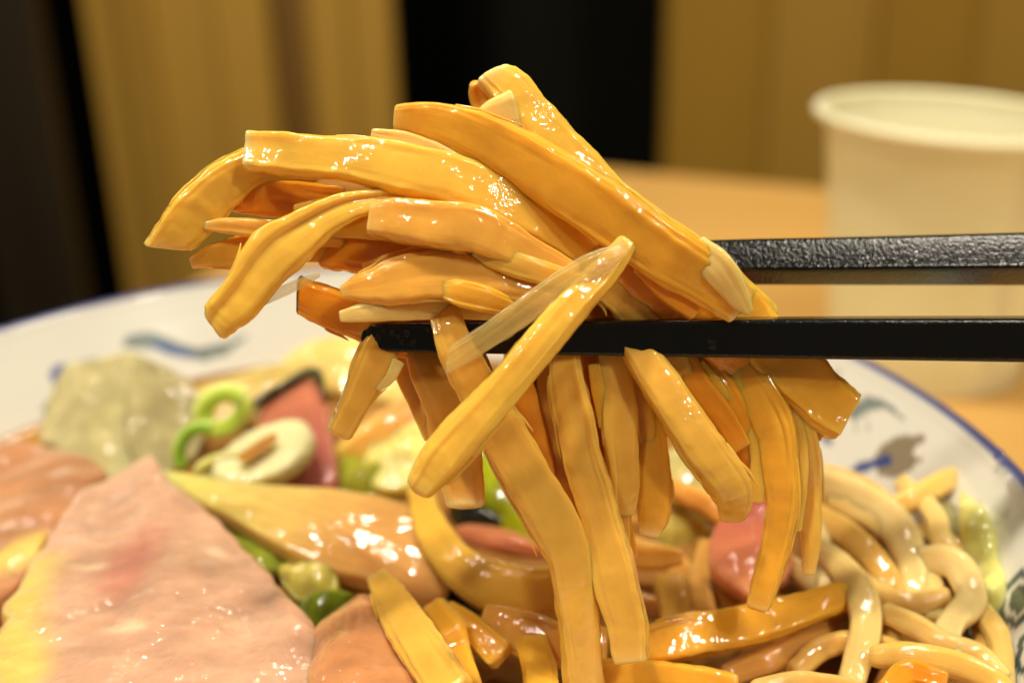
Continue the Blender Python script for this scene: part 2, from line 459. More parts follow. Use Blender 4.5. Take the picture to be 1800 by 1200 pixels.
# ------------------------------------------------------------------ paper cup
CUPC = at_z(1676, 200, 76.0)
def lathe(prof, n=128):
    prof = np.asarray(prof, float); t = np.linspace(0, 2 * np.pi, n, endpoint=False)
    V = np.stack([prof[:, 0][:, None] * np.cos(t), prof[:, 0][:, None] * np.sin(t), np.repeat(prof[:, 1][:, None], n, 1)], -1).reshape(-1, 3)
    k = len(prof); F = []
    for i in range(k - 1):
        for j in range(n):
            j2 = (j + 1) % n
            F.append((i * n + j, i * n + j2, (i + 1) * n + j2, (i + 1) * n + j))
    return V, F
def skew(V):                                      # a soft cup, its rim pressed a little out of level
    V = np.array(V, float); V[:, 2] += np.clip(V[:, 2] / 76, 0, 1.1) ** 2 * (-.055 * V[:, 0] - .05 * V[:, 1]); return V
cup = empty('paper_cup', (CUPC[0], CUPC[1], 0.3))
tag(cup, 'white paper cup with rolled rim standing on the table behind the chopsticks', 'cup')
V, Fc = lathe([(0, 7.5), (26.5, 7.5), (27, 7.2), (27.2, 0), (28, 0), (28.15, .4), (28.3, 2), (28.8, 7.5), (30.2, 24), (31.6, 40), (33.0, 56), (34.4, 71), (36.2, 73.8), (36.2, 74), (35.7, 74), (35.7, 73.6), (34.0, 70), (32.6, 56), (31.2, 40), (29.8, 24), (28.4, 9.4), (27.6, 8.5), (0, 8.4)])
V = skew(V); mesh_obj('cup_wall', V, Fc, M['paper'], cup)
tr = np.linspace(0, 2 * np.pi, 13)
V, Fc = lathe([(36.9 + 1.5 * math.cos(a), 74.6 + 1.5 * math.sin(a)) for a in tr]); V = skew(V); mesh_obj('rim', V, Fc, M['paper'], cup)
# overlapped side seam
sa_ = rad(-72); V = []; Fc = []
for i, (r, z) in enumerate([(28.35, 2), (31.65, 40), (34.35, 70)]):
    for q, dr in ((-.07, -.25), (-.066, .16), (.066, .16), (.07, -.25)):
        V.append(((r + dr) * math.cos(sa_ + q), (r + dr) * math.sin(sa_ + q), z))
for i in range(2):
    for q in range(3): Fc.append((i * 4 + q, i * 4 + q + 1, (i + 1) * 4 + q + 1, (i + 1) * 4 + q))
V = skew(V); mesh_obj('seam', V, Fc, M['paper'], cup, smooth=False)

# ------------------------------------------------------------------ bowl
IN = np.array([(0, 9), (25, 9.5), (45, 12), (62, 18), (78, 28.5), (88, 40), (95, 51), (100.5, 60), (103, 64.3)], float)   # inside profile r, z
def bowl_z(r): return np.interp(r, IN[:, 0], IN[:, 1])
def bowl_r(z): return np.interp(z, IN[:, 1], IN[:, 0])
def on_bowl(x, y):                                # where the line of sight meets the inside wall -> theta, z
    r = ray(x, y); t = np.linspace(150, 420, 5400)
    P = EYE + t[:, None] * r
    inside = np.hypot(P[:, 0], P[:, 1]) < bowl_r(np.clip(P[:, 2], 9, 64.3))
    below = P[:, 2] < 64.3
    ok = below & ~inside & (P[:, 1] > -60)
    # first exit after having been inside
    first_in = np.argmax(below & inside)
    k = first_in + np.argmax(~inside[first_in:])
    p = P[k]
    return math.atan2(p[1], p[0]), p[2]
def inpoly(px, py, poly):
    c = np.zeros(px.shape, bool); n = len(poly); j = n - 1
    for i in range(n):
        xi, yi = poly[i]; xj, yj = poly[j]
        c ^= ((yi > py) != (yj > py)) & (px < (xj - xi) * (py - yi) / (yj - yi + 1e-12) + xi)
        j = i
    return c
NT = 900
zi = np.concatenate([np.linspace(9, 20, 8, endpoint=False), np.linspace(20, 64.3, 100)])
prof = [(float(bowl_r(z)), float(z)) for z in zi]; prof[0] = (0.2, 9)
rimp = [(103.3, 65.2), (104.0, 65.9), (104.9, 66.1), (105.7, 65.8), (106.1, 65.0)]
outp = [(105.6, 63), (103.4, 59), (98, 49.5), (91, 38), (81, 26), (66, 14), (50, 8), (46, 6.5), (45.5, 1), (44.5, 0.2), (42, 0.2), (41.5, 4), (0.2, 4.5)]
allp = prof + rimp + outp
V, Fc = lathe(allp, NT)
th = np.arctan2(V[:, 1], V[:, 0]); zz = V[:, 2]; ring = np.repeat(np.arange(len(allp)), NT)
inner = ring < len(prof)
white = np.array([.84, .83, .74])
colr = np.tile(white, (len(V), 1))
blue, teal, brown, grey = lin(48, 70, 140), lin(88, 112, 112), lin(122, 104, 66), lin(120, 128, 112)
def paint(px_poly, c, soft=1.0):
    tz = [on_bowl(x, y) for x, y in px_poly]
    sel = inner & inpoly(th, zz, tz)
    colr[sel] = colr[sel] * (1 - soft) + np.asarray(c) * soft
paint([(215, 608), (222, 590), (250, 581), (285, 587), (315, 603), (350, 612), (390, 606), (440, 586), (400, 622), (360, 634), (310, 626), (270, 614), (230, 612)], teal, .85)
paint([(262, 600), (290, 600), (325, 614), (355, 622), (330, 630), (300, 624), (270, 612)], lin(70, 100, 160), .9)
paint([(86, 665), (92, 645), (112, 640), (122, 655), (105, 690)], lin(80, 100, 170), .9)
paint([(110, 640), (160, 628), (190, 634), (150, 650)], teal, .6)
paint([(72, 722), (80, 706), (96, 702), (100, 716), (86, 728)], grey, .9)
paint([(1484, 730), (1498, 708), (1525, 696), (1555, 702), (1592, 738), (1575, 732), (1550, 716), (1520, 726), (1500, 740)], teal, .8)
paint([(1500, 735), (1506, 733), (1508, 760), (1503, 760)], grey, .5)
paint([(1520, 730), (1526, 728), (1530, 756), (1525, 757)], grey, .4)
paint([(1460, 655), (1478, 648), (1482, 656), (1466, 664)], grey, .5)
paint([(1535, 812), (1545, 785), (1575, 766), (1634, 764), (1616, 782), (1602, 796), (1622, 806), (1600, 826), (1570, 842), (1545, 836)], brown, .85)
paint([(1488, 832), (1506, 815), (1545, 806), (1556, 798), (1570, 802), (1564, 818), (1540, 822), (1510, 832), (1497, 842)], blue, .95)
paint([(1424, 730), (1440, 738), (1466, 776), (1458, 786), (1438, 764), (1426, 748)], blue, .9)
paint([(1395, 668), (1420, 660), (1440, 672), (1420, 690)], teal, .6)
# hexagon lattice on the near right and left wall
arc = np.abs(((th - rad(-17)) + np.pi) % (2 * np.pi) - np.pi) < rad(14)
reg = inner & arc & (zz > 30) & (zz < 60.5)
X = th * 98 / 11.0; Y = (zz - 28) * 1.3 / 11.0
def hexd(X, Y):
    s3 = math.sqrt(3)
    def cell(ax, ay):
        gx = (ax + .5) % 1 - .5; gy = ((ay + s3 / 2) % s3) - s3 / 2
        return np.maximum(np.abs(gx), np.abs(gx) * .5 + np.abs(gy) * s3 / 2)
    return np.minimum(cell(X, Y), cell(X + .5, Y + s3 / 2))
hd = hexd(X, Y)
dk = lin(74, 94, 98)
colr[reg] = dk
for lo, hi in ((.41, .5), (.20, .29)):
    colr[reg & (hd >= lo) & (hd <= hi + 1e-6)] = white * .92
# blue line round the rim
rimsel = (ring >= len(prof) + 1) & (ring < len(prof) + 5)
colr[rimsel] = lin(66, 74, 124)
bowl = empty('ramen_bowl', (0, 0, 0)); tag(bowl, 'white porcelain ramen bowl with blue rim line and painted leaves', 'bowl')
bo = mesh_obj('bowl_body', V, Fc, M['bowl'], bowl, colors=colr)

# droplets of water, lying on surfaces
def bead(P, n_, r, flat=.55, k=10):
    n_ = nrm(np.asarray(n_, float)); a = nrm(np.cross(n_, [.3, .2, .93])); b_ = np.cross(n_, a)
    V = []; F = []
    for i in range(5):
        ph = i / 4 * math.pi / 2
        for j in range(k):
            q = 2 * math.pi * j / k
            V.append(np.asarray(P) + r * (math.cos(ph) * (math.cos(q) * a + math.sin(q) * b_)) + n_ * r * flat * math.sin(ph))
    for i in range(4):
        for j in range(k):
            j2 = (j + 1) % k; F.append((i * k + j, i * k + j2, (i + 1) * k + j2, (i + 1) * k + j))
    return V, F
def beads(name, specs, parent, label=None):
    V, F = [], []
    for P, n_, r in specs:
        v, f = bead(P, n_, r); o = len(V); V += v; F += [tuple(q + o for q in t) for t in f]
    ob = mesh_obj(name, V, F, M['water'], parent); ob['kind'] = 'stuff'
    return ob
sp = []
for x, y, r in [(1520, 853, .9), (1545, 858, .7), (1755, 798, 1.0), (1780, 850, 1.1), (1793, 865, .8), (1765, 812, .6), (1655, 842, .6), (1770, 905, .6)]:
    t_, z_ = on_bowl(x, y); rr = float(bowl_r(z_)); sp.append(((rr * math.cos(t_), rr * math.sin(t_), z_), (-math.cos(t_), -math.sin(t_), .7), r))
beads('splash_drops', sp, bowl)

BZ = 48.0
V, Fc = lathe([(0.2, BZ), (30, BZ + .1), (60, BZ), (float(bowl_r(BZ)) - .5, BZ + .2), (float(bowl_r(BZ)) + .6, BZ + 1.0)], 160)
br = mesh_obj('broth', V, Fc, M['broth']); tag(br, 'brown glossy broth filling the bowl under the toppings', 'broth')

# ------------------------------------------------------------------ strips of bamboo shoot held in the chopsticks
TONE = {'y': lin(246, 195, 78), 'o': lin(243, 179, 58), 'd': lin(239, 157, 36), 't': lin(238, 186, 80), 'p': lin(249, 210, 126), 'b': lin(232, 172, 74)}  # 'd' is shade painted as deeper orange, mostly for strips lying behind others
HELD = 'bamboo shoot strips held in the chopsticks'
INB = 'bamboo shoot strips lying in the bowl'
seedc = [10]
def strip(ctrl, label, tone='y', name='bamboo_strip', th=.62, roll=0.0, mode='d', group=HELD, cat='bamboo shoot', mat='bamboo', pale=(.1, .1), fray=2, tip=None, n=120, m=56, **kw):
    seedc[0] += 1; sd = kw.pop('seed', seedc[0])
    P, W = [], []
    for c in ctrl:
        x, y, wpx, d = c
        p = at_depth(x, y, d) if mode == 'd' else at_z(x, y, d)
        P.append(p); W.append(wpx * depth_of(p) / F_PX)
    W = np.array(W) * (1.02 if mode == 'd' else (.84 if mat == 'noodle' else .94))
    tt = kw.pop('T', None)
    T = W * th if tt is None else np.full(len(W), tt)
    if tt is None: T = np.minimum(T, np.median(W) * th * 1.15)
    V, F, s, a, Ln = sweep(P, W, T, roll=roll, seed=sd, n=n, m=m, **{'rough': 1.5, 'groove': 2 if mat == 'bamboo' else 0, **kw, 'expo': kw.get('expo', 3.0) * (1.35 if mat == 'bamboo' else 1)})
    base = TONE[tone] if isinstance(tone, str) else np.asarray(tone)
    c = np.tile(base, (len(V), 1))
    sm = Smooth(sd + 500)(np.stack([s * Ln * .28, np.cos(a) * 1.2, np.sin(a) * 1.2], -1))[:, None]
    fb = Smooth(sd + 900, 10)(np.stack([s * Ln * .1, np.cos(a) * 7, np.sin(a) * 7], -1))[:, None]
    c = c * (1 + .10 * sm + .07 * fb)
    endc = lin(252, 222, 150)
    for side, q in ((s * Ln, pale[0]), ((1 - s) * Ln, pale[1])):
        k = (np.exp(-side / 1.1) * q)[:, None]
        c = c * (1 - k) + endc * k
    if tip is not None:
        k = np.clip(1 - s * Ln / tip[1], 0, 1)[:, None] ** .5; c = c * (1 - k) + np.asarray(tip[0]) * k
    o = mesh_obj(name, V, F, M[mat], colors=np.clip(c, 0, .95))
    g = np.stack([s * Ln * .10 + sd * 3.1, np.cos(a) * 3.0, np.sin(a) * 3.0], -1).astype(np.float32)
    o.data.attributes.new('grain', 'FLOAT_VECTOR', 'POINT').data.foreach_set('vector', g.ravel())
    recenter(o)
    if fray and mat == 'bamboo' and np.median(W) > 3.2 and n >= 100:       # loose fibres peeling off the strip
        rr = np.random.RandomState(sd + 4000); Rg = V.reshape(-1, m, 3); cen_ = Rg.mean(1)
        for q in range(fray):
            i0 = rr.randint(10, len(Rg) - 60); ln = rr.randint(14, 34); idx = np.linspace(i0, i0 + ln, 6).astype(int)
            j = rr.choice([0, 1, m // 2 - 1, m // 2, m // 2 + 1, m - 1])
            out = nrm(Rg[idx, j] - cen_[idx]); tq = np.linspace(0, 1, 6)[:, None]
            PP = Rg[idx, j] + out * (.02 + rr.uniform(.1, .75) * tq ** 3)
            wq = rr.uniform(.3, .75)
            fv, ff, fs, fa, fl_ = sweep(PP, [wq * .6, wq, wq, wq * .8, wq * .6, wq * .25], [.22, .3, .3, .25, .2, .12], seed=sd + q, n=16, m=8, rough=1.5)
            fo = mesh_obj('frayed_fibre', fv, ff, M['fibre'], o, colors=np.tile(np.clip(base * .8 + lin(250, 206, 110) * .2, 0, .95), (len(fv), 1)))
            fo.location = -o.location
    
    tag(o, label, cat, group)
    return o
R_ = rad
strip([(436, 268, 70, 158), (500, 270, 72, 157.4), (600, 278, 74, 157), (700, 298, 82, 156.5), (800, 326, 82, 157), (900, 366, 80, 158), (1000, 418, 74, 160), (1070, 480, 70, 162), (1120, 540, 66, 164)],
      'broad pale yellow strip with squared left end across the pile top', 'y', roll=R_(18), expo=4, pale=(.9, .2), ends=(.12, .5))
strip([(697, 210, 46, 159), (760, 218, 62, 158), (850, 252, 84, 157), (950, 300, 98, 156), (1030, 348, 104, 155.5), (1110, 405, 104, 155.5), (1190, 462, 100, 156), (1265, 515, 84, 157.5), (1300, 540, 60, 158)],
      'widest glossy strip running down to the right over the upper chopstick', 'o', roll=R_(-10), expo=3.2, th=.5, pale=(.4, .8), ends=(.3, .3))
strip([(868, 132, 62, 160), (900, 160, 78, 160), (940, 212, 84, 160), (990, 270, 80, 160.5), (1050, 330, 74, 161), (1130, 392, 70, 161), (1220, 450, 70, 162), (1300, 520, 60, 164), (1350, 560, 50, 166)],
      'topmost strip with a curled knobbly end sticking up from the pile', 'y', roll=R_(20), expo=2.6, pale=(.8, .1), slant=(.35, 0))
strip([(842, 148, 36, 162), (846, 172, 44, 163), (862, 200, 44, 163), (900, 225, 40, 163)],
      'short curled tab behind the topmost strip', 'o', expo=2.6, n=40, pale=(.2, .1))
strip([(905, 196, 70, 158.3), (860, 208, 50, 158.0), (835, 224, 26, 158.4)],
      'pale folded flap under the topmost strip', 'p', expo=2.4, n=40, th=.4)
strip([(655, 236, 18, 157.6), (720, 250, 34, 157.5), (800, 285, 30, 157.4), (880, 325, 16, 157.6)],
      'thin pale sliver between the two broad upper strips', 'p', expo=2.4, n=60)
strip([(292, 432, 62, 160.5), (320, 402, 80, 160.5), (355, 362, 82, 160.5), (400, 322, 80, 161), (460, 294, 66, 162), (560, 290, 60, 164)],
      'leftmost strip with a diagonal cut end pointing down left', 'y', roll=R_(-10), expo=3.6, slant=(-.7, 0), ends=(.2, .5), pale=(.4, .2))
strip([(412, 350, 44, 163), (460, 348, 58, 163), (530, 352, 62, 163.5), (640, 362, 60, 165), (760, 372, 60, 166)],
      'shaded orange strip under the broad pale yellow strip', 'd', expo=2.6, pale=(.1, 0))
strip([(530, 318, 30, 164), (590, 325, 40, 164), (680, 336, 40, 164), (780, 350, 40, 165)],
      'small pale strip peeking out below the broad yellow strip', 'p', expo=2.8)
strip([(362, 397, 16, 159.5), (400, 398, 26, 159.5), (460, 404, 34, 159.5), (530, 410, 40, 160.5), (600, 412, 40, 162)],
      'thin pinkish strip pointing left between two drooping strips', 'b', expo=2.4, pale=(.3, 0))
strip([(338, 462, 20, 162), (380, 448, 44, 162), (430, 438, 56, 162), (500, 430, 60, 163), (600, 430, 60, 164)],
      'short strip tip poking out left below the thin pinkish one', 'o', expo=2.6, pale=(.4, 0))
strip([(380, 572, 52, 153), (402, 546, 76, 153), (450, 492, 88, 153), (505, 436, 88, 153.5), (560, 388, 68, 154), (620, 360, 50, 155), (700, 345, 40, 157)],
      'glossy strip drooping to the lower left in front of the pile', 'y', roll=R_(8), expo=3.0, fold=.22, slant=(.25, 0), pale=(.2, .1), ends=(.4, .5))
strip([(560, 482, 10, 153), (520, 500, 18, 153), (470, 524, 18, 152.8), (430, 548, 10, 152.8)],
      'thin clear skin hanging along the drooping front strip', 'p', mat='film', T=.5, n=44, expo=2.2)
strip([(652, 386, 56, 154.5), (700, 390, 72, 154), (770, 398, 78, 153.5), (830, 402, 82, 153.5), (880, 425, 70, 154), (940, 455, 52, 155), (1010, 482, 34, 156.5)],
      'chunky strip with a node step in the middle of the pile', 'b', roll=R_(14), expo=4.0, ends=(.15, .5), pale=(.3, .1), rough=1.5)
strip([(836, 440, 22, 154), (880, 456, 36, 153.6), (950, 478, 38, 154), (1020, 495, 26, 156)],
      'narrow split strip just under the chunky strip', 't', expo=3, pale=(.6, 0))
strip([(602, 514, 22, 155), (640, 504, 56, 154.8), (700, 490, 84, 154.5), (780, 486, 84, 154.5), (870, 496, 82, 155), (960, 512, 70, 156), (1030, 530, 60, 158)],
      'thick rounded strip lying level above the lower chopstick', 'b', roll=R_(14), expo=2.5, pale=(.3, 0), th=.55)
strip([(600, 556, 20, 155), (650, 548, 36, 155), (720, 542, 40, 155.5), (800, 542, 34, 157), (880, 548, 30, 159)],
      'thin strip with ragged tip resting on the chopstick tip', 'p', expo=2.8, pale=(.6, 0))
strip([(776, 510, 26, 153.5), (806, 516, 44, 153), (850, 526, 44, 153), (900, 542, 30, 154.5)],
      'stubby nub of bamboo above the crossing strip', 'o', expo=3.4, n=44, pale=(.3, 0))
o = strip([(528, 514, 64, 162), (580, 534, 72, 162), (640, 560, 72, 162.5), (710, 590, 70, 164), (800, 600, 60, 166)],
      'flat strip with a dark cut edge behind the chopstick tip', 'd', roll=R_(-12), expo=4.5, ends=(.1, .5), slant=(-.3, 0), pale=(0, 0), tip=(lin(70, 52, 30), .5))
strip([(772, 520, 40, 158), (784, 560, 52, 156), (806, 612, 64, 155.2), (846, 684, 74, 156.5), (884, 764, 80, 157.5), (926, 846, 86, 158), (972, 916, 88, 158.5), (1002, 980, 74, 159), (1014, 1060, 70, 159.5), (1022, 1130, 72, 160), (1030, 1215, 74, 160.5)],
      'long strip looping over the chopstick and hanging to the bottom of the view', 't', roll=R_(10), expo=3.2, th=.4, n=120, twist=.5)
strip([(742, 846, 60, 150.5), (772, 806, 74, 150.5), (820, 758, 74, 150.5), (868, 706, 68, 150.5), (914, 650, 66, 150.5), (960, 590, 64, 151), (1010, 532, 60, 152), (1060, 478, 54, 153.5), (1100, 430, 40, 155)],
      'bright yellow rod crossing in front of the lower chopstick', 'y', roll=R_(0), expo=2.3, th=.8, n=110, pale=(.15, .1), ends=(.9, .5))
strip([(786, 634, 34, 152.5), (840, 602, 46, 152), (910, 556, 48, 151.4), (985, 506, 46, 151.2), (1050, 466, 42, 151.5), (1100, 432, 26, 152.4)],
      'clear membrane skin draped along the upper side of the yellow rod', 'p', mat='film', T=.6, n=90, expo=2.4, rough=2.6, slant=(.8, 0))
strip([(598, 756, 46, 161), (622, 712, 52, 161), (648, 660, 62, 161.5), (672, 608, 62, 162), (690, 570, 50, 163)],
      'short strip hanging left below the chopstick tip', 't', roll=R_(-12), expo=3.2, pale=(.1, .1), ends=(.8, .3))
strip([(735, 590, 60, 165), (756, 650, 74, 164.5), (792, 714, 82, 164), (806, 780, 84, 164), (814, 840, 72, 163.5), (816, 884, 62, 163)],
      'tan strip hanging behind the yellow rod with a pale rounded end', 'b', roll=R_(10), expo=3, pale=(.1, .9))
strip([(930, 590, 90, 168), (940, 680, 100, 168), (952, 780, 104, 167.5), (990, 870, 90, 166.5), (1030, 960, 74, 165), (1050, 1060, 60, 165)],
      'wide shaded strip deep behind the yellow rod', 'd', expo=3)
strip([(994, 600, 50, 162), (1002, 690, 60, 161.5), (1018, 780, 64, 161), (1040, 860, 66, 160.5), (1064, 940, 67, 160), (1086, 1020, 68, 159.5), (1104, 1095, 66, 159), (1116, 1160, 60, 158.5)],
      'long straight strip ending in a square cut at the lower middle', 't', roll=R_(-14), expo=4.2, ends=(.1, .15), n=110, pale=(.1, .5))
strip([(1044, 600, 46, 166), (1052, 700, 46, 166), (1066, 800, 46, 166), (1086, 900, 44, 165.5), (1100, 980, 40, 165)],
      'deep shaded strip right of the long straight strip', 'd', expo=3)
strip([(1080, 590, 56, 163.5), (1084, 680, 60, 163), (1092, 760, 60, 163), (1096, 830, 52, 163.5), (1094, 900, 40, 164)],
      'tan strip hanging close beside the long straight strip', 't', expo=3, roll=R_(12))
strip([(1130, 700, 40, 166), (1146, 770, 52, 165.5), (1150, 840, 60, 165), (1146, 900, 56, 165), (1140, 935, 36, 165)],
      'short orange strip with glowing pale edges hanging free', 'o', expo=2.8, pale=(0, .8), ends=(.5, .8))  # rim light put into the colour as a paler lower end
strip([(1104, 590, 60, 161), (1150, 660, 70, 160), (1200, 730, 76, 159.5), (1248, 795, 80, 159.5), (1280, 845, 76, 160), (1290, 880, 66, 161), (1286, 908, 46, 162)],
      'hollow strip slanting right to an open rounded end', 't', roll=R_(14), expo=3, pale=(.1, .2), ends=(.5, .5))
strip([(1240, 560, 60, 166), (1300, 640, 64, 165), (1346, 712, 66, 163.8), (1372, 780, 62, 163.5), (1378, 860, 58, 163.6), (1364, 940, 54, 164.5), (1346, 1010, 50, 164), (1332, 1066, 40, 164)],
      'long orange strip curving down past the pink pork piece', 'o', roll=R_(-8), expo=3, n=110, pale=(.1, .3))
strip([(1240, 640, 40, 164.5), (1270, 690, 56, 164.5), (1300, 750, 64, 165), (1320, 810, 60, 166), (1310, 870, 40, 167)],
      'glowing orange strip behind the hollow strip', 'd', expo=2.8)
strip([(1340, 640, 60, 166), (1390, 710, 56, 165), (1412, 780, 48, 165), (1422, 860, 42, 166.5), (1424, 940, 36, 166), (1422, 1006, 22, 166)],
      'slender rightmost hanging strip with tapering end', 't', expo=2.8, n=100, pale=(.1, .4))
strip([(1250, 480, 80, 165), (1310, 560, 90, 165.5), (1370, 630, 98, 165.5), (1430, 688, 98, 165.5), (1484, 732, 86, 165.5)],
      'thick square ended strip pointing to the lower right', 'o', roll=R_(14), expo=5, ends=(.08, .12), slant=(0, -.15), th=.75, pale=(.1, .15))
strip([(1225, 430, 40, 155.5), (1265, 470, 56, 154.8), (1300, 520, 40, 156), (1316, 545, 20, 157)],
      'whitish peeled skin at the right end of the widest strip', 'p', T=1.2, expo=2.4, n=50, rough=1.6)
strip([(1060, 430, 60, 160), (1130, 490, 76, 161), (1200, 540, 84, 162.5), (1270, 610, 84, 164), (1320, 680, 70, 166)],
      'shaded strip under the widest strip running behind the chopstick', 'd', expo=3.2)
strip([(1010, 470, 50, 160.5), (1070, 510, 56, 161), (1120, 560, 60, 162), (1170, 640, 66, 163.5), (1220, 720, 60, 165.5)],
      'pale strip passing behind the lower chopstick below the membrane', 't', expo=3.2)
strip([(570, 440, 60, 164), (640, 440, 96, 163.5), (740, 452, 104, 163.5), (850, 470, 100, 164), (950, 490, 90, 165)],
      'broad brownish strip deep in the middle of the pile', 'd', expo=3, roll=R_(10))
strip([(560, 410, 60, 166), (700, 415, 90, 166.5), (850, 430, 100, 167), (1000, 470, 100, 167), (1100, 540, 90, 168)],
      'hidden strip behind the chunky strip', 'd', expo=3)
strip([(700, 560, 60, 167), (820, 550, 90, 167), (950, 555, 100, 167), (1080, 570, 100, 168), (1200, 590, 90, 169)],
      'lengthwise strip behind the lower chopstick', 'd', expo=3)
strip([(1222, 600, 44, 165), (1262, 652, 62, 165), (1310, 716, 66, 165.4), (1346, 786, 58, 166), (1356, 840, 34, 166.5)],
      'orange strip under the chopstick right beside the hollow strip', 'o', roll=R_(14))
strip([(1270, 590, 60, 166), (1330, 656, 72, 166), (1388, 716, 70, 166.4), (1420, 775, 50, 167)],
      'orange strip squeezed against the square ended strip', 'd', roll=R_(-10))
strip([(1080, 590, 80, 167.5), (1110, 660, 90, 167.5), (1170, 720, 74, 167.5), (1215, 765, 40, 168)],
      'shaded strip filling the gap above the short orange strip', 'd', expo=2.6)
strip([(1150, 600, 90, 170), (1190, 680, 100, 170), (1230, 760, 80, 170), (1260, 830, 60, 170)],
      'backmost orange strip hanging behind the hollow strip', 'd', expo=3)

FL = [
    ([(520, 372, 22, 160), (580, 366, 34, 159.5), (650, 358, 30, 159), (700, 352, 18, 158.5)], 'narrow pale strip tucked under the drooping front strip', 't'),
    ([(560, 405, 20, 161), (620, 398, 36, 161), (690, 396, 40, 160)], 'shaded narrow strip between the drooping and chunky strips', 'o'),
    ([(640, 470, 16, 158.5), (700, 456, 30, 158.5), (790, 446, 36, 158), (860, 450, 30, 157)], 'thin brownish strip above the thick level strip', 'b'),
    ([(850, 478, 14, 155.2), (905, 488, 24, 155), (970, 506, 28, 155.5), (1040, 524, 24, 157)], 'thin pale splinter lying on the thick level strip', 'p'),
    ([(1120, 470, 24, 157.2), (1170, 512, 34, 157.4), (1222, 548, 30, 158.2)], 'narrow strip along the lower edge of the widest strip', 'd'),
    ([(1228, 640, 20, 163.2), (1256, 672, 26, 163.2), (1290, 716, 18, 163.6)], 'thin orange edge strip below the chopstick drop', 'o'),
    ([(664, 684, 8, 160.4), (686, 664, 18, 160.4), (700, 636, 22, 161)], 'ragged flake on the right side of the short hanging strip', 'p'),
    ([(1044, 640, 20, 161.8), (1052, 690, 24, 161.8), (1060, 750, 16, 162.2)], 'wet thin sliver between the two straight hanging strips', 'o'),
    ([(900, 640, 40, 164), (912, 700, 52, 164), (930, 770, 56, 163.6), (956, 840, 50, 163)], 'shaded strip close behind the yellow rod', 'd'),
    ([(960, 600, 40, 165), (966, 700, 46, 165), (984, 800, 46, 164.6), (1016, 900, 40, 164)], 'narrow strip seen between the looping and the straight strips', 'o'),
    ([(1060, 600, 30, 164.6), (1070, 720, 34, 164.4), (1080, 820, 34, 164.2), (1092, 940, 30, 164), (1100, 1010, 22, 164)], 'narrow wet strip reaching lower than the tan strip', 't'),
    ([(1112, 600, 40, 165), (1120, 680, 46, 165), (1128, 760, 44, 165), (1126, 850, 30, 165.4)], 'narrow strip just left of the short orange strip', 'o'),
    ([(1170, 640, 40, 168), (1200, 720, 46, 168), (1236, 790, 46, 168), (1250, 850, 30, 168)], 'narrow strip set deep behind the hollow strip', 'd'),
    ([(1390, 690, 34, 164.6), (1400, 770, 36, 164.4), (1402, 850, 36, 164.2), (1396, 930, 26, 164)], 'narrow strip between the long orange and slender hanging strips', 't'),
    ([(1290, 650, 36, 164), (1322, 720, 40, 164), (1338, 800, 40, 164), (1330, 880, 26, 164.4)], 'narrow strip running beside the long orange strip', 'y'),
    ([(830, 620, 40, 163.4), (856, 700, 44, 163.4), (882, 780, 40, 163.2), (900, 850, 26, 163)], 'narrow strip hidden between the rod and the looping strip', 'b'),
    ([(700, 600, 34, 165.6), (716, 660, 40, 165.4), (742, 720, 36, 165.2), (758, 770, 22, 165)], 'narrow strip at the left flank of the tan hanging strip', 't'),
    ([(1180, 600, 40, 163.4), (1216, 664, 46, 163.2), (1262, 726, 44, 163.4), (1300, 786, 36, 164)], 'shaded strip above and right of the hollow strip', 'd'),
]
for ctrl, lab, tn_ in FL:
    strip(ctrl, lab, tn_, n=48, m=20, rough=1.9, th=.5)

# ------------------------------------------------------------------ chopsticks
def chopstick(ctrl, roll, label, drops):
    P = [at_depth(x, y, d) for x, y, w_, d in ctrl]; W = [w_ * d / F_PX for x, y, w_, d in ctrl]
    V, F, s, a, Ln = sweep(P, W, W, roll=roll, expo=9, n=60, m=48, seed=3, rough=.03, ends=(.9, .3))
    base = empty('chopstick', P[0])
    V = V - P[0]
    mesh_obj('stick', V, F, M['lacquer'], base)
    sp = [(at_depth(x, y, d) - P[0], -ray(x, y) + np.array([0, 0, .5]), r) for x, y, d, r in drops]
    if sp: beads('water_drops', sp, base)
    tag(base, label, 'chopstick', 'pair of black chopsticks')
random.seed(4)
dl = [(664, 594, 159.9, .5), (674, 582, 159.9, .28), (690, 584, 159.7, .42), (700, 590, 159.7, .3), (715, 586, 159.6, .5), (706, 602, 159.7, .3), (752, 580, 159.6, .3), (726, 602, 159.6, .35), (1252, 606, 158.2, .6)]
chopstick([(646, 590, 26, 162), (656, 590, 42, 162), (676, 590, 48, 162), (720, 591, 52, 162), (1000, 592, 60, 161.5), (1400, 593, 70, 161), (1900, 596, 79, 160.5)], R_(-6),
          'lower black chopstick with wet rounded tip in front of the hanging strips', dl)
for k in range(34):
    x = 980 + 820 * random.random() ** .8
    dl.append((x, 560 + random.uniform(-1, 4) - (x - 1000) * .004, 159.2 - (x - 1000) * .0014, random.choice([.12, .16, .2, .26])))
du = []
for k in range(46):
    x = 1285 + 330 * random.random() ** 1.3
    du.append((x, random.choice([random.uniform(424, 462), random.uniform(452, 464)]), 167.9, random.choice([.14, .18, .24, .32])))
chopstick([(1000, 468, 56, 170), (1280, 461, 63, 171), (1500, 459, 67, 171.5), (1900, 454, 76, 172)], R_(-62),
          'upper black chopstick with grey shine passing behind the pile', du)

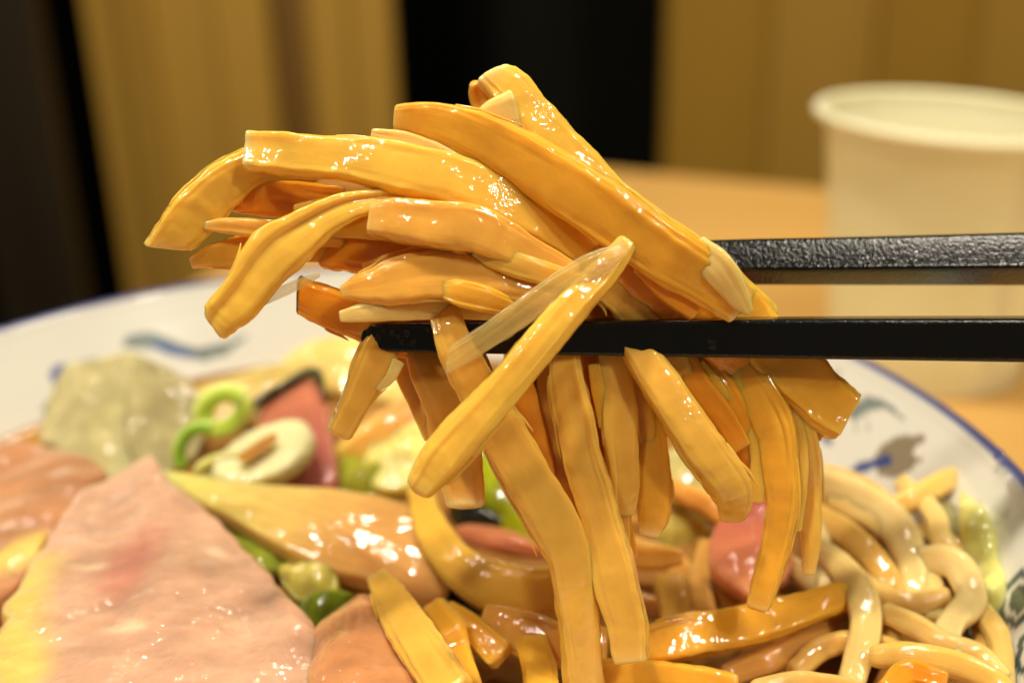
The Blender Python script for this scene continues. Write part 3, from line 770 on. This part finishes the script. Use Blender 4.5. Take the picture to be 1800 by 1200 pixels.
# ------------------------------------------------------------------ toppings in the bowl
def piece(outl, label, cat, mat, base, name, thick=5, dome=.3, lump=.25, group=None, tint=None, seed=None, freq=.25, edge=1.0, parent=None):
    seedc[0] += 1; sd = seedc[0] if seed is None else seed
    O = [at_z(x, y, z) for x, y, z in outl]
    V, F, R, cen, nv = slab(O, thick, dome=dome, lump=lump, seed=sd, freq=freq, edge=edge)
    c = np.tile(np.asarray(base, float), (len(V), 1))
    c = c * (1 + .12 * Smooth(sd + 31)(V * .3)[:, None])
    if tint: c = tint(V, R, c)
    o = mesh_obj(name, V, F, M[mat], colors=np.clip(c, 0, .95))
    recenter(o)
    if parent is None: tag(o, label, cat, group)
    return o
def grad(p0, p1, c0, c1, pw=1.0):              # colour of the thing itself from one end to the other
    a, b_ = at_z(*p0), at_z(*p1); d = b_ - a
    def f(V, R, c):
        t = np.clip(((V - a) @ d) / (d @ d), 0, 1)[:, None] ** pw
        return c * 0 + np.asarray(c0) * (1 - t) + np.asarray(c1) * t
    return f
def pork_tint(fatside, seed, fat=lin(232, 200, 110), lean2=lin(204, 132, 112)):
    a, b_, wd_ = fatside
    A, B_ = at_z(*a), at_z(*b_)
    def f(V, R, c):
        n_ = Smooth(seed, 10)(V * np.array([.22, .55, .2]))[:, None]
        c = c * (1 + .12 * n_)
        k = np.clip(Smooth(seed + 5, 9)(V * .26)[:, None] * 1.5 - .35, 0, 1); c = c * (1 - .7 * k) + lean2 * .7 * k
        k = np.clip(Smooth(seed + 9, 12)(V * np.array([.35, .8, .3]))[:, None] * 2 - 1.1, 0, 1); c = c * (1 - .75 * k) + lin(246, 216, 176) * .75 * k
        d = B_ - A; t = np.clip(((V - A) @ d) / (d @ d), 0, 1)[:, None]
        dist = np.linalg.norm(V - (A + t * d), axis=1)[:, None] + Smooth(seed + 3)(V * .4)[:, None] * 1.2
        k = np.clip(1.3 - dist / wd_, 0, 1); k = k * k * (3 - 2 * k)
        return c * (1 - k) + fat * k
    return f
PK = 'slices of roast pork'
piece([(290, 822, 58), (268, 800, 58), (246, 798, 58), (200, 830, 57), (130, 872, 57), (70, 960, 57), (10, 1060, 57), (-40, 1180, 58), (-30, 1290, 58), (250, 1310, 58), (560, 1270, 57), (566, 1180, 57), (552, 1100, 57), (480, 1008, 57), (392, 925, 57), (318, 850, 58)],
      'large pink brown pork slice with fatty left edge in the lower left', 'pork slice', 'pork', lin(214, 168, 138), 'pork_slice', thick=6, dome=.15, lump=.16, edge=3.2, group=PK, tint=pork_tint(((40, 1010, 57), (20, 1180, 57), 6.0), 71), freq=.3)
piece([(-30, 780, 54), (60, 778, 54), (150, 796, 54), (186, 824, 54), (150, 870, 54), (90, 930, 54), (40, 1010, 53), (-40, 1040, 53)],
      'browner pork slice at the left edge behind the large one', 'pork slice', 'pork', lin(192, 138, 98), 'pork_slice', thick=6, dome=.2, lump=.15, group=PK, tint=pork_tint(((-20, 1000, 53), (80, 960, 53), 3.5), 77))
piece([(536, 1130, 55), (580, 1075, 56), (640, 1040, 57), (690, 1070, 57), (730, 1130, 57), (760, 1230, 57), (640, 1290, 57), (530, 1250, 56)],
      'orange pink rounded pork piece at the bottom beside the large slice', 'pork slice', 'pork', lin(212, 148, 98), 'pork_slice', thick=6, dome=.6, lump=.2, group=PK)
piece([(1326, 806, 62), (1352, 820, 62), (1346, 870, 60), (1380, 925, 57), (1392, 990, 55), (1330, 1044, 54), (1256, 1004, 54), (1250, 930, 56), (1296, 890, 59), (1312, 845, 61)],
      'pinkish red pork strip standing up among the noodles', 'pork slice', 'pork', lin(214, 112, 92), 'pork_slice', thick=3, dome=.05, lump=.12, group=PK, tint=grad((1330, 830, 62), (1310, 1030, 54), lin(196, 88, 84), lin(240, 160, 110)))
ON = 'cooked onion slices'
piece([(262, 820, 58), (330, 832, 58), (480, 848, 58), (600, 858, 58), (700, 878, 57), (776, 916, 56), (800, 965, 54), (786, 1030, 52), (740, 1046, 51), (650, 1014, 52), (560, 992, 54), (480, 950, 56), (400, 902, 57), (330, 868, 58)],
      'long onion slice from pale green tip to orange belly across the middle', 'onion slice', 'onion', lin(236, 180, 70), 'onion_slice', thick=4, dome=.55, lump=.14, group=ON, tint=lambda V, R, c: grad((290, 835, 58), (640, 940, 56), lin(226, 218, 118), lin(222, 168, 96))(V, R, c) * (1 + .035 * np.sin((V @ nrm(np.array([.35, .6, .7]))) * 3.2 + Smooth(5)(V * .15) * 2.0)[:, None]))
piece([(578, 800, 52), (640, 740, 55), (700, 704, 56), (765, 680, 57), (772, 730, 55), (700, 780, 52), (620, 812, 50)],
      'orange pink onion slice behind the short hanging strip', 'onion slice', 'onion', lin(232, 160, 90), 'onion_slice', thick=3, dome=.8, lump=.1, group=ON, tint=grad((600, 800, 52), (740, 690, 57), lin(240, 200, 100), lin(222, 140, 84)))
piece([(800, 925, 49), (870, 925, 50), (950, 955, 50), (985, 985, 48), (900, 985, 47), (820, 965, 47)],
      'pinkish brown onion strip beside the dark wood ear', 'onion slice', 'onion', lin(200, 126, 86), 'onion_slice', thick=2.5, dome=.8, lump=.1, group=ON)
piece([(490, 655, 52), (540, 600, 57), (640, 585, 58), (760, 600, 57), (800, 660, 52), (720, 710, 49), (600, 690, 50)],
      'cream yellow onion layer against the far bowl wall', 'onion slice', 'onion', lin(240, 212, 128), 'onion_slice', thick=3, dome=.5, lump=.15, group=ON)
CB = 'pieces of cooked cabbage'
piece([(108, 648, 58), (165, 630, 60), (235, 618, 61), (262, 660, 58), (262, 740, 54), (240, 830, 50), (170, 830, 50), (90, 780, 50), (70, 760, 50)],
      'translucent greyish cabbage leaf folded against the left bowl wall', 'cabbage', 'clear', lin(202, 190, 136), 'cabbage_leaf', thick=2, dome=.3, lump=.8, group=CB, freq=.16)
piece([(240, 622, 61), (290, 640, 59), (336, 668, 57), (362, 730, 53), (340, 800, 50), (260, 835, 50), (222, 760, 54), (226, 680, 58)],
      'translucent cabbage leaf fold right behind the green scallion ring', 'cabbage', 'clear', lin(184, 172, 124), 'cabbage_leaf', thick=2, dome=.4, lump=.9, group=CB, freq=.16)
for pts, lab, colr_, mt in [
    ([(582, 820, 50), (640, 800, 51), (690, 835, 50), (650, 870, 49), (590, 865, 49)], 'olive green cabbage scrap below the orange pink onion', lin(160, 160, 50), 'leaf'),
    ([(640, 800, 52), (700, 740, 55), (760, 745, 55), (770, 800, 53), (720, 850, 51), (660, 850, 51)], 'yellow white cabbage stalk lump left of the yellow rod', lin(236, 222, 128), 'leaf'),
    ([(820, 800, 52), (880, 790, 54), (950, 850, 53), (975, 940, 50), (920, 960, 48), (850, 900, 49)], 'fresh green cabbage scrap between the hanging strips', lin(170, 180, 24), 'leaf'),
    ([(1165, 800, 55), (1210, 780, 57), (1262, 810, 56), (1262, 880, 53), (1210, 900, 51), (1170, 870, 52)], 'pale cabbage lump right of the short orange strip', lin(232, 218, 140), 'leaf'),
    ([(1150, 900, 50), (1210, 890, 51), (1250, 930, 49), (1210, 960, 48), (1150, 950, 48)], 'yellowish cabbage scrap under the short orange strip', lin(206, 186, 90), 'leaf'),
    ([(380, 920, 52), (440, 940, 53), (500, 985, 52), (470, 1010, 50), (400, 960, 50)], 'green cabbage scrap tucked under the long onion slice', lin(150, 160, 50), 'leaf'),
    ([(490, 1000, 52), (540, 975, 53), (590, 1000, 53), (580, 1050, 51), (520, 1050, 50)], 'pale cabbage scrap beside the large pork slice', lin(214, 200, 100), 'leaf'),
    ([(530, 1050, 50), (590, 1040, 51), (620, 1050, 51), (570, 1110, 49), (545, 1110, 49)], 'dark green cabbage scrap at the tip of the orange pink pork', lin(110, 130, 24), 'leaf'),
    ([(1690, 846, 60), (1728, 880, 60), (1762, 960, 58), (1772, 1040, 56), (1742, 1072, 54), (1700, 1030, 54), (1684, 940, 57)], 'pale green cabbage leaf along the right bowl wall', lin(226, 220, 130), 'leaf'),
    ([(1625, 880, 56), (1665, 876, 57), (1695, 910, 57), (1692, 985, 54), (1650, 990, 53), (1625, 940, 54)], 'greyish translucent cabbage scrap beside the pale green leaf', lin(168, 160, 104), 'clear'),
]:
    piece(pts, lab, 'cabbage', mt, colr_, 'cabbage_leaf', thick=3, dome=.8, lump=.55, group=CB, freq=.3)
WE = 'pieces of black wood ear'
piece([(785, 890, 49), (830, 880, 50), (885, 905, 50), (880, 940, 48), (810, 940, 47)], 'shiny black wood ear scrap behind the curved bamboo strip', 'wood ear', 'dark', (.012, .012, .008), 'wood_ear', thick=2, dome=1, lump=.6, group=WE)
piece([(770, 1030, 48), (820, 1005, 50), (880, 1040, 49), (890, 1090, 47), (820, 1100, 46), (775, 1080, 46)], 'black wood ear under the long onion slice', 'wood ear', 'dark', (.01, .009, .006), 'wood_ear', thick=2, dome=1, lump=.6, group=WE)
piece([(326, 694, 54), (420, 655, 56), (500, 636, 57.5), (570, 640, 57), (560, 700, 53), (480, 730, 51), (390, 745, 50)], 'cream cabbage layer behind the green scallion ring', 'cabbage', 'clear', lin(232, 206, 124), 'cabbage_leaf', thick=2, dome=.6, lump=.4, group=CB)
# pink slice with dark green skin
ps = empty('skinned_slice', at_z(520, 760, 48)); tag(ps, 'pinkish slice with a dark green skin edge behind the scallion ring', 'vegetable slice')
b0 = np.array(at_z(520, 760, 48))
O = [at_z(*q) for q in [(455, 712, 56), (500, 680, 59), (545, 660, 61), (566, 690, 60), (580, 770, 56), (582, 850, 52), (500, 862, 50), (446, 850, 50)]]
V, F, R, cen, nv = slab(O, 3, dome=.3, lump=.1, seed=333)
tn = grad((540, 680, 60), (540, 850, 52), lin(206, 126, 92), lin(180, 104, 96))
mesh_obj('flesh', V - b0, F, M['pork'], ps, colors=tn(V, R, np.zeros_like(V)))
P = [at_z(*q) for q in [(438, 730, 55), (452, 706, 57.5), (500, 676, 60), (545, 652, 62), (562, 664, 61.5), (572, 700, 60)]]
V, F, s, a, Ln = sweep(P, [1.4, 1.7, 1.4, 1.6, 1.7, .9], [3] * 6, seed=41, n=60, m=16)
mesh_obj('skin', V - b0, F, M['dark'], ps, colors=np.tile(lin(44, 52, 22), (len(V), 1)))

# scallion rings
SC = 'scallion rings and shreds'
def ring_piece(cx, cy, rx, ry, rot, z, wpx, th, c_in, label, tone, openf=None, tilt=10, name='scallion_ring', seed=0):
    t = np.linspace(0, 2 * np.pi, 17)[:-1] if openf is None else np.linspace(openf[0], openf[1], 14)
    P, W = [], []
    for q in t:
        x = cx + rx * math.cos(q) * math.cos(rot) - ry * math.sin(q) * math.sin(rot)
        y = cy + rx * math.cos(q) * math.sin(rot) + ry * math.sin(q) * math.cos(rot)
        p = at_z(x, y, z + (cy - y) * tilt / 100.0); P.append(p); W.append(wpx * depth_of(p) / F_PX)
    if openf is None: P.append(P[0]); W.append(W[0])
    V, F, s, a, Ln = sweep(P, W, [th] * len(P), seed=seed + 61, n=90, m=20, expo=2.6, closed=False, ends=(.05, .05))
    c = np.tile(np.asarray(tone), (len(V), 1)) * (1 + .15 * Smooth(seed + 8)(V * .4)[:, None])
    ins = np.clip(np.cos(a) * c_in, 0, 1)[:, None]; c = c * (1 - ins * .6) + lin(244, 240, 180) * ins * .6
    o = mesh_obj(name, V, F, M['green'], colors=np.clip(c, 0, .95)); recenter(o); tag(o, label, 'scallion', SC)
ring_piece(392, 722, 40, 30, rad(-30), 57, 34, 3.0, 1.0, 'bright green scallion ring with open middle', lin(200, 224, 84), seed=1)
ring_piece(350, 792, 34, 42, rad(20), 57, 24, 3.0, .6, 'green scallion arc left of the large pale scallion slice', lin(160, 206, 60), openf=(rad(120), rad(280)), seed=2)
slc = piece([(372, 828, 58.5), (398, 784, 59.5), (448, 750, 60.5), (508, 734, 61), (548, 750, 60.5), (540, 790, 59.5), (498, 826, 58.5), (440, 842, 58), (396, 842, 58)], 'large pale scallion slice with a slit middle', 'scallion', 'green', lin(240, 232, 176), 'scallion_slice', thick=3, dome=.25, lump=.12, group=SC,
            tint=lambda V, R, c: c * (1 - np.clip(R - .8, 0, .2) * 1.2)[:, None] * (1 + .05 * np.sin(R * 40))[:, None])
slh = piece([(418, 800, 60.9), (446, 778, 61.7), (478, 762, 62.2), (486, 768, 62.1), (462, 788, 61.4), (430, 806, 60.8)], None, None, 'onion', lin(176, 126, 64), 'hollow', thick=.6, dome=.1, lump=.05, parent=slc)
slh.parent = slc; slh.location = slh.location - slc.location
ring_piece(400, 820, 50, 16, rad(-10), 57, 22, 3, 0, 'small cream scallion slice under the large pale one', lin(228, 220, 140), seed=4)

# bamboo strips lying in the bowl
def lay(ctrl, label, tone='o', **kw):
    return strip(ctrl, label, tone, mode='z', group=INB, **kw)
lay([(738, 862, 48, 58), (758, 920, 62, 57), (800, 978, 76, 56), (870, 1022, 96, 55), (960, 1034, 104, 55), (1040, 1020, 90, 54)], 'thick yellow strip curving round below the yellow rod', 'y', expo=2.6, pale=(.1, .1))
lay([(664, 1016, 40, 60), (690, 1060, 66, 60), (736, 1130, 86, 60), (790, 1225, 86, 60)], 'yellow strip slanting down to the bottom edge', 't', expo=3.2, pale=(.4, 0))
lay([(764, 1068, 50, 57), (792, 1110, 58, 57), (806, 1150, 50, 56), (830, 1220, 50, 56)], 'bent strip with a split end right of the slanting one', 'o', expo=3.2)
lay([(790, 1072, 36, 56), (830, 1100, 50, 56), (880, 1150, 60, 55)], 'short stub leaning on the bent strip', 'o', expo=3, n=50)
lay([(852, 1096, 70, 56), (910, 1112, 84, 56), (980, 1130, 86, 56), (1060, 1140, 80, 55)], 'level orange strip behind the longest hanging strip', 'b', expo=3.2, roll=R_(8), ends=(.2, .3))
lay([(936, 1130, 60, 57), (944, 1170, 66, 57), (950, 1230, 66, 57)], 'short upright strip at the bottom below the level one', 'o', expo=3, n=50)
lay([(1030, 990, 40, 54), (1090, 980, 52, 54), (1150, 980, 50, 54), (1196, 978, 30, 54)], 'small oval ended strip right of the long straight strip', 'b', expo=2.6, n=50)
lay([(1120, 1134, 70, 57), (1200, 1122, 80, 57), (1290, 1102, 76, 57), (1390, 1076, 68, 57), (1460, 1054, 60, 57), (1506, 1040, 40, 57)], 'long orange strip lying across the noodles at lower right', 'o', expo=3, roll=R_(10), pale=(.1, .2))
lay([(1176, 1020, 54, 54), (1182, 1060, 58, 53.5), (1186, 1110, 58, 53)], 'pale block of bamboo standing behind the long orange strip', 't', expo=4, n=50, ends=(.15, .2))
lay([(1010, 1200, 80, 55), (1100, 1192, 80, 55), (1200, 1196, 70, 55), (1290, 1210, 60, 55)], 'strip along the bottom edge under the square cut end', 'o', expo=3)
lay([(1560, 1210, 40, 60), (1600, 1180, 46, 60), (1660, 1196, 40, 60)], 'orange strip end at the bottom among the noodles', 'd', expo=3, n=50)

# noodles
ND = 'thick noodles in the broth'
NT_ = lin(236, 208, 140)
def noodle(ctrl, label, tone=None):
    return strip(ctrl, label, NT_ if tone is None else tone, name='noodle', th=.92, mode='z', group=ND, cat='noodle', mat='noodle', expo=2.9, pale=(.1, .1), rough=1.5, n=90, m=22, ends=(.6, .6))
noodle([(1400, 850, 50, 55), (1450, 850, 66, 57), (1520, 880, 74, 58), (1575, 935, 76, 57), (1604, 1010, 70, 55), (1610, 1080, 60, 52)], 'thick noodle arching beside the slender hanging strip')
noodle([(1430, 900, 50, 55), (1490, 940, 60, 57), (1545, 1000, 64, 56), (1580, 1070, 60, 53)], 'noodle curving below the thick arching one', lin(232, 186, 96))
noodle([(1550, 905, 40, 56), (1600, 880, 48, 58), (1650, 852, 48, 59), (1690, 832, 34, 59)], 'noodle end reaching up the right bowl wall', lin(242, 200, 110))
noodle([(1430, 960, 50, 55), (1480, 1000, 62, 57), (1516, 1050, 66, 57), (1524, 1110, 64, 56), (1500, 1180, 60, 54), (1480, 1240, 60, 52)], 'pale noodle bending down right of the long orange strip', lin(240, 208, 130))
noodle([(1590, 990, 50, 55), (1640, 985, 64, 57), (1690, 1004, 68, 58), (1706, 1050, 64, 57), (1672, 1090, 60, 57), (1664, 1140, 60, 56), (1690, 1200, 56, 54)], 'noodle looping over near the pale green cabbage')
noodle([(1540, 1150, 50, 57), (1600, 1150, 56, 58), (1680, 1168, 58, 58), (1750, 1200, 56, 57), (1800, 1250, 50, 56)], 'noodle lying level along the lower right', lin(236, 190, 96))
noodle([(1170, 852, 36, 55), (1210, 870, 44, 55), (1250, 890, 44, 54), (1290, 920, 40, 53)], 'short noodle left of the pink pork strip', lin(240, 176, 84))
noodle([(1370, 980, 40, 52), (1410, 1005, 50, 53), (1450, 1030, 54, 53.5), (1500, 1040, 50, 53)], 'noodle ducking under the slender hanging strip')
noodle([(1280, 1190, 54, 51), (1360, 1160, 60, 52), (1440, 1120, 60, 52), (1500, 1090, 56, 51)], 'brownish noodle soaked below the long orange strip', lin(214, 156, 76))
noodle([(1480, 910, 40, 50), (1560, 980, 56, 52), (1600, 1070, 60, 51), (1580, 1160, 58, 50), (1540, 1240, 56, 49)], 'submerged noodle between the arching and looping noodles', lin(214, 160, 78))
noodle([(1620, 1030, 50, 51), (1720, 1080, 60, 53), (1740, 1160, 60, 53), (1720, 1260, 60, 52)], 'noodle pressed against the hexagon patterned wall', lin(228, 180, 90))
noodle([(1100, 960, 50, 47), (1180, 990, 56, 48), (1260, 1050, 56, 48), (1330, 1090, 56, 47), (1420, 1180, 56, 47)], 'deep noodle passing under the pink pork strip', lin(210, 154, 74))
noodle([(1330, 960, 50, 48), (1360, 1040, 56, 48), (1300, 1110, 56, 47), (1220, 1170, 56, 47)], 'deep noodle crossing under the long orange strip', lin(214, 160, 80))
noodle([(1440, 830, 40, 56), (1500, 850, 46, 56), (1560, 890, 50, 54), (1600, 960, 56, 52)], 'noodle tucked behind the thick arching one', lin(236, 190, 100))
noodle([(1440, 1000, 40, 50), (1500, 1060, 50, 52), (1560, 1120, 52, 53), (1620, 1210, 50, 52)], 'noodle slanting down between two pale bending noodles', lin(226, 184, 100))
noodle([(1690, 1040, 40, 54), (1730, 1080, 48, 55.5), (1760, 1140, 48, 55), (1764, 1230, 46, 54)], 'rightmost noodle dropping along the bowl wall', lin(232, 194, 110))
noodle([(1400, 1180, 46, 53), (1450, 1140, 50, 54), (1520, 1130, 50, 54), (1590, 1150, 46, 53)], 'noodle bridging to the level noodle at the lower right', lin(224, 176, 90))
noodle([(1620, 930, 40, 53), (1660, 950, 46, 55), (1700, 985, 46, 55), (1730, 1040, 40, 54)], 'noodle beneath the greyish cabbage scrap', lin(236, 196, 112))
noodle([(1530, 960, 40, 52), (1560, 1010, 48, 53), (1570, 1090, 48, 53), (1556, 1150, 44, 52)], 'noodle standing upright in the middle of the noodle pile', lin(230, 186, 100))
noodle([(1240, 960, 40, 49), (1230, 1030, 48, 49.5), (1250, 1100, 48, 49)], 'soaked noodle left of the pink pork strip', lin(214, 160, 80))
noodle([(1080, 1040, 44, 48), (1130, 1060, 50, 48.5), (1200, 1080, 50, 48.5), (1290, 1140, 46, 48)], 'soaked noodle behind the long orange strip', lin(210, 154, 74))
noodle([(1470, 880, 40, 56.5), (1540, 920, 50, 57), (1600, 960, 50, 56), (1640, 1030, 50, 55), (1640, 1090, 46, 54)], 'noodle draped between the arching and the looping noodles', lin(236, 200, 124))
noodle([(1410, 890, 36, 55), (1440, 940, 46, 55.5), (1452, 1000, 46, 55), (1446, 1060, 44, 54)], 'noodle hanging down just right of the slender strip', lin(238, 208, 140))
noodle([(1590, 850, 40, 57), (1640, 900, 46, 58), (1660, 960, 46, 57), (1700, 1000, 44, 56)], 'noodle crossing in front of the greyish cabbage scrap', lin(238, 204, 126))
noodle([(1560, 1080, 44, 56), (1610, 1100, 50, 57), (1660, 1130, 50, 57), (1720, 1150, 46, 56), (1760, 1190, 44, 55)], 'noodle above the level one at the lower right', lin(232, 194, 114))
noodle([(1330, 1210, 46, 55), (1400, 1200, 50, 55), (1470, 1210, 50, 55), (1540, 1230, 46, 55)], 'noodle grazing the bottom edge of the view', lin(228, 186, 104))
noodle([(1500, 1000, 40, 54), (1540, 1040, 48, 55), (1600, 1060, 48, 55.5), (1660, 1050, 44, 56)], 'noodle weaving behind the looping noodle', lin(230, 190, 108))
noodle([(860, 960, 50, 46), (960, 940, 54, 47), (1060, 920, 54, 47), (1150, 930, 50, 46)], 'deep noodle behind the hanging strips', lin(210, 150, 70))
noodle([(620, 900, 50, 46), (700, 860, 50, 47), (800, 860, 50, 47), (900, 880, 50, 46)], 'deep noodle behind the long onion slice', lin(214, 160, 80))
